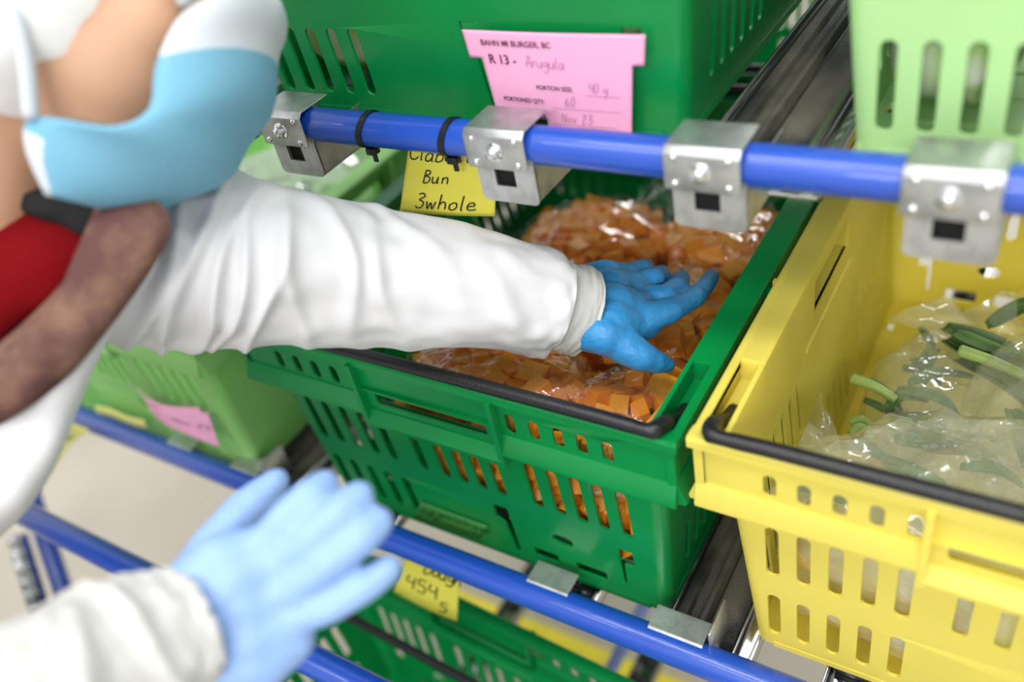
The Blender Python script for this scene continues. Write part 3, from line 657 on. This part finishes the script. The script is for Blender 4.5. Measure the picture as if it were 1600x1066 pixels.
# ------------------------------------------------------------------ brackets on the upper pipe
def bracket(x, label, tilt=0):
    c = up_at(x); e = empty('rail_bracket', c+Vector((0, 0, -.075)), 0, label, 'bracket', 'steel brackets on the upper blue pipe')
    z0 = .075; r = UR; w = .041
    # clamp: front plate bent over the pipe top and down to the track behind
    prof = [(-r-.003, -.0215), (-r-.003, r-.004), (-r+.002, r+.002), (.034, r+.003), (.034, r+.0055), (-r+.001, r+.0045), (-r-.0058, r-.003), (-r-.0058, -.0215)]
    V = [(s*w, a, b+z0) for s in (-1, 1) for a, b in prof]; k = len(prof)
    Fc = [(i, (i+1) % k, k+(i+1) % k, k+i) for i in range(k)]+[tuple(range(k))[::-1], tuple(range(k, 2*k))]
    o = mesh('clamp', V, Fc, M['zinc'], e); fix_normals(o); bevel(o, .0014, 2, 25)
    for sx in (-1, 1):
        for sz in (-.014, .016):
            v_, f_ = ellipsoid((sx*.029, -r-.006, z0+sz), XYZ, (.0042, .0028, .0042), 12, 8); mesh('rivet', v_, f_, M['chrome'], e, True)
    # bolt
    cy = -r-.006
    o = mesh('bolt', *join([tube([Vector((0, cy+.002, z0+.001)), Vector((0, cy-.0015, z0+.001))], .0115, 20), tube([Vector((0, cy-.001, z0+.001)), Vector((0, cy-.008, z0+.001))], .0085, 6), ellipsoid((0, cy-.008, z0+.001), XYZ, (.0066, .0025, .0066), 12, 6)]), M['chrome'], e); bevel(o, .0006, 1)
    # channel end below
    holes = [rslot(-.012, .016, z0-.048, z0-.026, .001)]
    V, Fc = panel(rslot(-.036, .044, z0-.070, z0-.008, .008), holes, lambda a, b, w_: (a, -r+.004+w_, b), .0015)
    parts = [(V, Fc), box(.042, .044, -r+.004, .10, z0-.064, z0-.010), box(-.036, -.034, -r+.004, .10, z0-.064, z0-.010), box(-.030, .038, -r+.004, .10, z0-.070, z0-.068)]
    o = mesh('channel_end', *join(parts), M['zinc'], e); fix_normals(o)
    mesh('socket', *box(-.013, .017, -r+.0085, -r+.020, z0-.050, z0-.024), M['hole'], e)
    return e
bracket(-.590, 'steel bracket on the upper pipe next to the face mask')
bracket(-.246, 'steel bracket on the upper pipe over the handwritten sticky note')
bracket(.004, 'steel bracket on the upper pipe in front of the dusty guide track')
bracket(.234, 'steel bracket on the upper pipe under the pale green crate')

# hooks behind the lower pipe
def hook(x, label, cheek=True, w=.05):
    c = lo_at(x); e = empty('rail_hook', c+Vector((0, .012, .0)), 0, label, 'bracket', 'small steel hooks behind the lower blue pipe')
    prof = [(-.010, .022), (-.006, .0255), (.030, .0265), (.030, .0245), (-.005, .0235), (-.008, .021)]
    V = [(s*w, a, b) for s in (-1, 1) for a, b in prof]; k = len(prof)
    Fc = [(i, (i+1) % k, k+(i+1) % k, k+i) for i in range(k)]+[tuple(range(k))[::-1], tuple(range(k, 2*k))]
    o = mesh('hook_plate', V, Fc, M['zinc'], e); fix_normals(o); solid(o, .001)
    if cheek:
        o = mesh('cheek', *box(w+.006, w+.010, .0, .062, -.02, .048), M['zinc'], e); bevel(o, .0015, 2)
hook(-.02, 'steel hook with a tall cheek behind the pipe, between dark green and yellow crates', True, .040)
hook(-.225, 'steel hook behind the pipe under the clear holes of the dark green crate', False, .035)
hook(-.885, 'steel hook with a tall cheek beside the corner of the light green crate', True, .036)
hook(-1.07, 'steel hook behind the pipe under the drooping pink card', False, .035)

# zip ties
def zip_tie(px, label):
    x = ony(px, 200, UY-UR).x; c = up_at(x); e = empty('zip_tie', c-Vector((0, 0, UR+.01)), 0, label, 'zip tie', 'black zip ties on the upper pipe')
    pts = []
    n = 28
    V = []; Fc = []
    for i in range(n):
        a = 2*math.pi*i/n; sk = .006*math.sin(a)
        for dx, dr in ((-.0045, .0), (-.0045, .0018), (.0045, .0018), (.0045, .0)):
            V.append((dx+sk, math.cos(a)*(UR+dr+.0003), math.sin(a)*(UR+dr+.0003)+UR+.01))
    for i in range(n):
        j = (i+1) % n
        for k in range(4): Fc.append((i*4+k, i*4+(k+1) % 4, j*4+(k+1) % 4, j*4+k))
    o = mesh('strap', V, Fc, M['black'], e); fix_normals(o)
    o = mesh('lock', *box(-.0075, .0075, -.012, .001, .0, .0095), M['black'], e); bevel(o, .0015, 2)
    mesh('tail', *box(-.003, .003, -.006, -.003, -.012, .002), M['black'], e)
zip_tie(556, 'black zip tie round the upper pipe, the one nearer the face mask')
zip_tie(682, 'black zip tie round the upper pipe, the one over the sticky note')

# ------------------------------------------------------------------ paper
def sheet(name, fn, m, texts, label, cat, nu=24, nv=16, skip=None, off=Vector((0, -1, 0)), inks=None, group=None, pname='writing'):
    V = [fn(i/nu, j/nv) for j in range(nv+1) for i in range(nu+1)]
    Fc = [(j*(nu+1)+i, j*(nu+1)+i+1, (j+1)*(nu+1)+i+1, (j+1)*(nu+1)+i) for j in range(nv) for i in range(nu) if not (skip and skip((i+.5)/nu, (j+.5)/nv))]
    c = sum((Vector(v) for v in V), Vector())/len(V)
    e = empty(name, c, 0, label, cat, group)
    o = mesh('paper', [Vector(v)-c for v in V], Fc, m, e, True); solid(o, .0008, 0)
    for k, (tv, tf, tm, nm) in enumerate(texts):
        mesh(nm, [Vector(fn(a, b))+off*.0016-c for a, b in tv], tf, tm, e)
    return e
def quad_fn(pTL, pTR, pBR, pBL, bow=None):
    TL, TR, BR, BL = map(Vector, (pTL, pTR, pBR, pBL))
    def f(u, v):
        p = (BL*(1-u)+BR*u)*(1-v)+(TL*(1-u)+TR*u)*v
        return p+(bow(u, v) if bow else Vector())
    return f
def tw(*a, asp=1.0, **k):      # writing in u,v space with aspect correction (asp = height/width)
    V, Fc = writing(*a, **k); return V, Fc
def aspect(parts, asp):
    V, Fc = parts; return [(x*asp, y) for x, y in V], Fc
# sticky note on the upper pipe
f1 = quad_fn(ony(641, 212, .152), ony(779, 220, .152), ony(773, 338, .150), ony(625, 330, .150), lambda u, v: Vector((0, -.004*math.sin(math.pi*u)*(1-v), 0)))
asp = .86
t1 = join2([writing('Ciabatta', .02/asp, .71, .20, wid=.085, adv=.62, seed=2), writing('Bun', .22/asp, .43, .165, wid=.10, adv=.72, seed=3), writing('3whole', .17/asp, .09, .20, wid=.085, adv=.70, seed=4)])
sheet('sticky_note', f1, M['note'], [(*aspect(t1, asp), M['ink'], 'writing')], 'yellow sticky note reading Bun 3 whole, hanging from the upper blue pipe', 'sticky note')
f2 = quad_fn(ony(636, 868, -.028), ony(718, 900, -.028), ony(714, 972, -.034), ony(615, 925, -.034), lambda u, v: Vector((0, -.003*math.sin(math.pi*u)*(1-v), 0)))
t2 = join2([writing('454', .14, .32, .29, wid=.085, slant=-.08, adv=.66, seed=5), writing('5', .72, .10, .22, wid=.10, slant=.05, seed=6), writing('Dough', .36, .80, .24, wid=.1, adv=.55, seed=8)])
sheet('sticky_note', f2, M['note'], [(*t2, M['ink'], 'writing')], 'yellow sticky note reading 454 g, below the blue pipe by the fingertip', 'sticky note')
def f3(u, v):
    L = spline([(97, 655), (86, 680), (72, 706), (62, 727)], 20); R_ = spline([(140, 672), (116, 690), (98, 712), (80, 737)], 20)
    k = int((1-v)*20); a = L[k]; b = R_[k]; px = a[0]*(1-u)+b[0]*u; py = a[1]*(1-u)+b[1]*u
    return ony(px, py, -.085+.02*v)
t3 = join2([writing('whole', .12, .62, .22, wid=.1, seed=9), writing('slice', .1, .36, .20, wid=.1, seed=10)])
sheet('sticky_note', f3, M['notepale'], [(*t3, M['ink'], 'writing')], 'pale yellow note curling down from the lower pipe over the concrete floor', 'sticky note')
f4 = lambda u, v: ony(152+78*u-4*v, 648+22*u-14*v-2*math.sin(u*6.28), -.012)
sheet('paper_strip', f4, M['notepale'], [], 'pale yellow paper strip tucked behind the pipe under the light green crate', 'paper strip', 14, 3)
# pink card on the upper crate
yb = .203
f5 = quad_fn(Vector((-.325, yb, .398)), Vector((-.088, yb, .396)), Vector((-.106, yb, .258)), Vector((-.312, yb, .262)), lambda u, v: Vector((0, -.003*math.sin(math.pi*u), 0)))
def skip5(u, v): return (v < .76 and (u < .075 or u > .94)) or (v < .16 and .60 < u < .78) or (v < .22 and .26 < u < .42)
pr = []; A = .58
def pt(s, x, y, h): v, f = printed(s, 0, 0, h); return [(x+a*A, y+b) for a, b in v], f
pr += [pt('BAHN MI BURGER, BC', .10, .875, .052), pt('R 13 -', .125, .715, .085), pt('PORTION SIZE:', .39, .505, .040), pt('PORTIONED QTY:', .16, .375, .040), pt('PREP DATE:', .26, .235, .040)]
ln = []
def hline(x0, x1, y): return [(x0, y), (x1, y), (x1, y+.005), (x0, y+.005)], [(0, 1, 2, 3)]
ln += [hline(.68, .88, .475), hline(.47, .88, .34), hline(.46, .86, .195)]
pn = join2([writing('Arugula'.replace('l', 'l'), .35/A, .70, .105, wid=.07, adv=.55, seed=11), writing('40 g', .70/A, .505, .085, wid=.08, adv=.6, seed=12), writing('60', .55/A, .37, .085, wid=.08, seed=13), writing('Nov 23', .52/A, .22, .085, wid=.08, adv=.7, seed=14)])
sheet('pink_card', f5, M['pink'], [(*q, M['print'], 'printed_line') for q in pr]+[(*join2(ln+[aspect(pn, A)]), M['pen'], 'pen_writing')], 'flat pink printed card in the holder of the upper dark green crate', 'label card', 50, 32, skip5)
# drooping pink card on the light green crate
ctl = [[(200, 592, -.004), (226, 620, -.018), (262, 634, -.022), (322, 637, -.006)],
       [(222, 618, -.012), (243, 642, -.030), (282, 652, -.035), (331, 662, -.018)],
       [(243, 652, -.016), (262, 666, -.040), (299, 682, -.045), (344, 700, -.030)]]
def f6(u, v):
    rows = [spline(r, 24) for r in ctl] if not hasattr(f6, 'r') else f6.r
    f6.r = rows; k = min(u*24, 23.999); i = int(k); w = k-i
    cols = [tuple(r[i][q]*(1-w)+r[i+1][q]*w for q in range(3)) for r in rows]
    t = (1-v)*2; j = min(int(t), 1); w = t-j; p = tuple(cols[j][q]*(1-w)+cols[j+1][q]*w for q in range(3))
    return ony(*p)
t6 = [writing('Nov 23', .55, .34, .1, wid=.08, seed=15)]+[hline(.3, .9, y) for y in (.28, .15, .42)]+[printed('BAHN MI', .08, .74, .07)]
sheet('pink_card', f6, M['pink'], [(*q, M['print'], 'printed_line') for q in t6], 'drooping pink card peeling from the front of the light green crate', 'label card', 24, 12, lambda u, v: v > .86 and u > .93)
# tape label on the squash crate
f7 = quad_fn(ony(658, 784, .034), ony(762, 822, .034), ony(750, 843, .0355), ony(646, 808, .0355))
t7 = join2([aspect(writing('482', .05, .35, .36, wid=.13, seed=16), .5), aspect(writing('calabrese', .70, .60, .26, wid=.12, adv=.66, seed=17), .5), aspect(writing('prosciutto', .58, .20, .26, wid=.12, adv=.6, seed=18), .5)])
sheet('tape_label', f7, M['tapegreen'], [(*t7, M['tapeink'], 'writing')], 'faded translucent tape label low on the squash crate front', 'tape label', 10, 3)

# ------------------------------------------------------------------ squash
def chunk(seed, m):
    rnd = random.Random(seed); s = .0168
    bm = bmesh.new(); bmesh.ops.create_cube(bm, size=2)
    dx, dy, dz = rnd.uniform(.8, 1.35), rnd.uniform(.7, 1.1), rnd.uniform(.65, 1)
    for v in bm.verts: v.co = Vector((v.co.x*s*dx*rnd.uniform(.75, 1.15), v.co.y*s*dy*rnd.uniform(.75, 1.15), v.co.z*s*dz*rnd.uniform(.85, 1.1)))*U
    bmesh.ops.bevel(bm, geom=bm.edges[:], offset=.0010*U, segments=1, affect='EDGES')
    me = bpy.data.meshes.new('squash_chunk'); bm.to_mesh(me); bm.free(); me.materials.append(m)
    return me
CH_ = [chunk(i, M['squash'] if i % 2 else M['squash2']) for i in range(8)]
rs = random.Random(3)
def film_bag(name, cx, cy, rx, ry, zt, zb, label, m, seed, tails=(), fnx=None, cat='plastic bag', n=90, crinkle=.012, rot=0, group=None):
    e = empty(name, (cx, cy, zb), rot, label, cat, group); V = []; Fc = []; nr = 26
    def top(r, th):
        x = r*rx*math.cos(th); y = r*ry*math.sin(th)
        q = 1+.10*noise.noise(Vector((math.cos(th)*1.3+seed, math.sin(th)*1.3, seed)))+.05*noise.noise(Vector((math.cos(th)*5+seed, math.sin(th)*5, 1)))
        h = (1-min(r, 1)**3.2)**.55 if r < 1 else 0
        vd = noise.voronoi(Vector((x*17+seed+noise.noise(Vector((x*9, y*9, seed)))*.6, y*17, seed)))[0]; vd2 = noise.voronoi(Vector((x*41, y*41+seed, 3)))[0]
        wr = (vd[0]-.45)*1.3+(vd2[0]-.45)*.45+.3
        return Vector((x*q, y*q, (zt-zb)*h*.55+(zt-zb)*.45+wr*crinkle*(.4+r)))
    for j in range(nr+1):
        for i in range(n): V.append(top(j/nr, 2*math.pi*i/n) if j < nr else top(1, 2*math.pi*i/n))
    for j in range(nr):
        for i in range(n): i2 = (i+1) % n; Fc.append((j*n+i, j*n+i2, (j+1)*n+i2, (j+1)*n+i))
    b = len(V)                                     # skirt down to the base
    for k, (s, zz) in enumerate(((1.0, .25), (.9, .02), (.0, .0))):
        for i in range(n):
            v = V[nr*n+i]; V.append(Vector((v.x*s, v.y*s, (zt-zb)*zz)))
    prev = nr*n
    for k in range(3):
        for i in range(n): i2 = (i+1) % n; Fc.append((prev+i, prev+i2, b+k*n+i2, b+k*n+i))
        prev = b+k*n
    o = mesh('film', V, Fc, m, e, True); fix_normals(o); o.data.set_sharp_from_angle(angle=math.radians(30))
    for (tx, ty, tz, dx, dy, dz, wd_, ln_) in tails:  # loose gathered mouth of the bag
        V = []; Fc = []; nu, nv = 30, 12; d = Vector((dx, dy, dz)).normalized(); sd = d.cross(Vector((0, 0, 1))).normalized(); upv = sd.cross(d)
        for j in range(nv+1):
            for i in range(nu+1):
                a = i/nu-.5; t = j/nv; wdt = wd_*(.35+.9*t)
                wv = noise.noise(Vector((a*9+seed, t*1.5, seed)))*.035+noise.noise(Vector((a*22, t*4+seed, seed)))*.010
                V.append(Vector((tx, ty, tz-zb))-Vector((cx, cy, 0))+d*ln_*t*(1+.25*noise.noise(Vector((a*6, seed, 2))))+sd*a*wdt+upv*wv*(.3+t))
        for j in range(nv):
            for i in range(nu): k = j*(nu+1)+i; Fc.append((k, k+1, k+nu+2, k+nu+1))
        mesh('gathered_mouth', V, Fc, m, e, True)
    return e
bags = [
 ('bag of orange squash chunks in the front of the dark green crate under the cuff', -.345, .135, .165, .105, -.070, 'in the front bag under the cuff', ()),
 ('bag of orange squash chunks in the front corner by the black handle end', -.138, .125, .082, .095, -.078, 'in the corner bag by the handle end', ()),
 ('bag of orange squash chunks pressed by the blue gloved fingers', -.165, .345, .108, .135, -.082, 'in the bag under the gloved fingers', ()),
 ('bag of orange squash chunks at the back of the crate with a crinkled mouth', -.40, .56, .155, .13, -.105, 'in the back bag behind the sleeve', ((-.35, .62, -.10, .9, .25, .55, .22, .10),)),
 ('bag of orange squash chunks at the back against the dark green side wall', -.165, .60, .115, .125, -.100, 'in the back bag by the side wall', ((-.22, .58, -.09, .2, .6, .6, .24, .10), (-.10, .50, -.09, -.3, .5, .6, .12, .07))),
]
for bi, (lab, cx, cy, rx, ry, zt, cl, tails) in enumerate(bags):
    film_bag('squash_bag', cx, cy, rx, ry, zt+.012, zt-.11, lab, M['film'], 3.1*bi+1, tails, group='bags of squash')
    sp = .0325; nx = int(rx/sp)+1; ny = int(ry/sp)+1; G = 'squash chunks '+cl
    for i in range(-nx, nx+1):
        for j in range(-ny, ny+1):
            x = (i+(j % 2)*.5)*sp+rs.uniform(-.004, .004); y = j*sp*.95+rs.uniform(-.004, .004); q = math.hypot(x/rx, y/ry)
            if q > .93: continue
            z = zt-.012-(zt-(zt-.11))*.30*q**3+rs.uniform(-.009, .004)
            X, Y = cx+x, cy+y
            if X > -.072 or Y < .045: continue
            o = bpy.data.objects.new('squash_chunk', rs.choice(CH_)); C.objects.link(o); o.location = W((X, Y, z))
            o.rotation_euler = (rs.uniform(-.4, .4), rs.uniform(-.4, .4), rs.uniform(0, 6.28)); s = rs.uniform(.8, 1.1); o.scale = (s, s, s)
            tag(o, 'orange squash chunk '+cl, 'squash chunk', G)
# bulk below, seen through the slots
bv = []; spots = []
for i in range(14):
    for j in range(9):
        x, z = -.095-i*.0275, -.085-j*.0275
        if z > -.10 and not -.50 < x < -.25: continue
        if x < -.44 and z < -.2: continue
        if x < -.34 and z < -.29: continue
        spots.append((x+rs.uniform(-.006, .006), .026+max(0, -z-.1)*.055+.026+rs.uniform(0, .008), z+rs.uniform(-.006, .006)))
for k in range(330): spots.append((rs.uniform(-.58, -.095), rs.uniform(.09, .68), rs.uniform(-.30, -.15)))
for x, y, z in spots:
    me = rs.choice(CH_); R_ = Euler((rs.uniform(0, 6), rs.uniform(0, 6), rs.uniform(0, 6))).to_matrix()
    bv.append(([R_ @ (v.co/U*.95)+Vector((x, y, z)) for v in me.vertices], [tuple(p.vertices) for p in me.polygons]))
o = mesh('squash_pieces', *join(bv), M['squash2']); tag(o, 'orange squash pieces filling the dark green crate below the top bags', 'squash pieces', None, 'stuff')

# ------------------------------------------------------------------ green stems in bags (yellow crate, light green crate), fillers in upper crates
def stem(p0, p1, r, m, label, group, leafy=False, bend=.02, seed=0, cat='green stem'):
    rnd = random.Random(seed); p0 = Vector(p0); p1 = Vector(p1); mid = (p0+p1)/2+Vector((rnd.uniform(-bend, bend), rnd.uniform(-bend, bend), rnd.uniform(0, bend)))
    P = [Vector(q) for q in spline([tuple(p0), tuple(mid), tuple(p1)], 14)]; c = (p0+p1)/2
    if leafy:                                 # strap leaf folded along its midrib
        V = []; Fc = []; d = (p1-p0).normalized(); sd = d.cross(Vector((0, 0, 1))).normalized(); n = len(P)
        for i, p in enumerate(P):
            t = i/(n-1); w = r*math.sin(math.pi*min(1, .12+t*.88))**.7*(1-.15*t)
            for a, dz in ((-1, .35), (-.5, .0), (0, -.18), (.5, .0), (1, .35)): V.append(p+sd*a*w+Vector((0, 0, dz*w))-c)
        for i in range(n-1):
            for k in range(4): q = i*5+k; Fc.append((q, q+1, q+6, q+5))
        e = empty('leaf_stem', c, 0, label, cat, group); o = mesh('blade', V, Fc, m, e, True); solid(o, .0015)
        mesh('midrib', *tube([p-c+Vector((0, 0, -.002)) for p in P], .0028, 8), m, e, True); return e
    rr = [r*(1-.25*i/14) for i in range(15)]
    return tag(mesh('green_stem', *tube(P, rr, 12), m, None, True), label, cat, group)
SG = 'stems and leaves in the yellow crate bags'
def Z(px, py, z): return onz(px, py, z)
film_bag('greens_bag', .52, .42, .26, .20, -.10, -.36, 'crinkled clear bag of dark leaves farther back in the yellow crate', M['film2'], 2.2, ((.31, .55, -.22, -.5, .7, .5, .26, .10),), crinkle=.034, group='bags of greens')
film_bag('greens_bag', .33, .185, .26, .14, -.11, -.36, 'clear bag of cut green stems nearest the front of the yellow crate', M['film2'], 5.4, ((.13, .20, -.2, -1, .1, .25, .20, .06),), crinkle=.034, group='bags of greens')
film_bag('greens_bag', .60, .16, .12, .12, -.12, -.36, 'clear bag with white glare at the picture edge of the yellow crate', M['film2'], 8.8, (), crinkle=.022, group='bags of greens')
film_bag('greens_bag', .235, .45, .13, .15, -.20, -.38, 'small loose clear bag over the floor slots of the yellow crate', M['film2'], 12.1, (), crinkle=.02, group='bags of greens')
for i, (a, b, r, k, z) in enumerate([
  ((1475, 512), (1640, 600), .020, 'leaf', -.16), ((1480, 530), (1630, 640), .024, 'leaf', -.17), ((1500, 560), (1640, 660), .026, 'leaf', -.18),
  ((1500, 548), (1620, 596), .0095, 'stalk', -.148), ((1490, 520), (1600, 560), .014, 'leaf', -.152), ((1545, 510), (1640, 470), .016, 'leaf', -.17),
  ((1438, 512), (1450, 580), .0075, 'leaf', -.20), ((1428, 560), (1470, 600), .014, 'leaf', -.21), ((1462, 545), (1445, 605), .012, 'leaf', -.20), ((1410, 575), (1470, 590), .010, 'leaf', -.22),
  ((1332, 592), (1400, 625), .0085, 'stalk', -.17), ((1340, 595), (1410, 640), .010, 'leaf', -.19), ((1328, 662), (1362, 668), .0075, 'stalk', -.19), ((1330, 680), (1365, 678), .0075, 'stalk', -.19),
  ((1385, 640), (1450, 625), .011, 'leaf', -.19), ((1400, 690), (1520, 680), .020, 'leaf', -.20), ((1450, 650), (1560, 690), .014, 'leaf', -.20), ((1580, 640), (1600, 730), .014, 'leaf', -.17),
  ((1240, 760), (1330, 790), .012, 'leaf', -.22), ((1500, 730), (1600, 760), .012, 'leaf', -.20),
  ((1400, 610), (1500, 650), .012, 'leaf', -.19), ((1420, 600), (1530, 590), .012, 'leaf', -.19), ((1350, 625), (1440, 660), .009, 'leaf', -.20), ((1390, 655), (1500, 700), .016, 'leaf', -.21), ((1440, 700), (1560, 720), .018, 'leaf', -.22), ((1300, 700), (1400, 730), .014, 'leaf', -.22), ((1380, 720), (1480, 760), .016, 'leaf', -.22)]):
    p, q = Z(*a, z-.022), Z(*b, z-.03); lf = k == 'leaf'
    where = 'in the front bag' if i > 19 else 'in the back bag' if i < 6 else 'in the loose middle bag' if i < 10 else 'in the front bag' if i < 17 else 'deep'
    lab = {'in the back bag': 'dark strap-shaped leaf in the crinkled back bag of the yellow crate', 'in the loose middle bag': 'short curled green leaf between the bags over the yellow floor', 'in the front bag': 'cut green stem piece in the front bag of the yellow crate', 'deep': 'green leaf low in the bag at the edge of the yellow crate'}[where]
    if i == 3: lab = 'long pale green stalk crossing the back bag of the yellow crate'
    stem(p, q, r, M['leaf'] if lf else M['stalk'], lab, SG+' '+where, lf, .012, i)
# greens in the light green crate
film_bag('greens_bag', -1.14, .42, .24, .30, -.03, -.34, 'shiny grey clear bag of greens in the light green crate', M['film3'], 4.1, (), crinkle=.026, cat='plastic bag')
for i in range(16):
    x, y = -1.14+rs.uniform(-.17, .17), .42+rs.uniform(-.2, .2)
    stem((x, y, -.12+rs.uniform(-.03, .02)), (x+rs.uniform(-.09, .09), y+rs.uniform(-.09, .09), -.11), .022, M['leaf'], 'green leaf inside the grey clear bag in the light green crate', 'leaves in the grey clear bag', True, .02, 40+i, 'leaf')
# packed bags in the two upper crates, seen through their slots
M['mixed'] = mat('mixed_veg_pack', (0.62, 0.55, 0.50), 0.4, bump=.6, bscale=60, var=1, vscale=34, var_col=(0.50, 0.08, 0.05))
M['herb'] = mat('herb_pack', (0.30, 0.45, 0.14), 0.4, bump=.6, bscale=60, var=1, vscale=40, var_col=(0.55, 0.55, 0.50))
M['straw'] = mat('straw_pack', (0.75, 0.70, 0.50), 0.4, bump=.6, bscale=60, var=1, vscale=40, var_col=(0.70, 0.50, 0.05))
def pack(x, y, z, rx, ry, rz, m, label):
    V, Fc = ellipsoid((0, 0, 0), XYZ, (1, 1, 1), 40, 24); out = []
    for v in V:
        q = [math.copysign(abs(c)**.55, c) for c in v]; n_ = noise.noise(Vector(v)*3+Vector((x*9, y*5, z)))*.08+noise.noise(Vector(v)*9)*.03
        out.append(Vector((q[0]*rx, q[1]*ry, q[2]*rz))*(1+n_)+Vector((x, y, z)))
    tag(mesh('packed_bag', out, Fc, m, None, True), label, 'packed bag', 'packed bags in the crates')
pack(.20, .355, .39, .062, .13, .085, M['herb'], 'packed bag of herbs behind the first slot of the pale green crate')
pack(.42, .355, .39, .14, .13, .085, M['mixed'], 'packed bag of red and white vegetables behind the pale green crate slots')
pack(.66, .355, .39, .09, .13, .085, M['herb'], 'packed bag of herbs at the edge of the pale green crate')
pack(-.58, .36, .37, .10, .10, .070, M['straw'], 'packed bag behind the slots of the upper dark green crate')
pack(-.28, .50, .37, .14, .16, .070, M['straw'], 'packed bag behind the pink card in the upper dark green crate')
pack(.21, .12, -.30, .11, .05, .075, M['straw'], 'packed bag low behind the slots of the yellow crate')
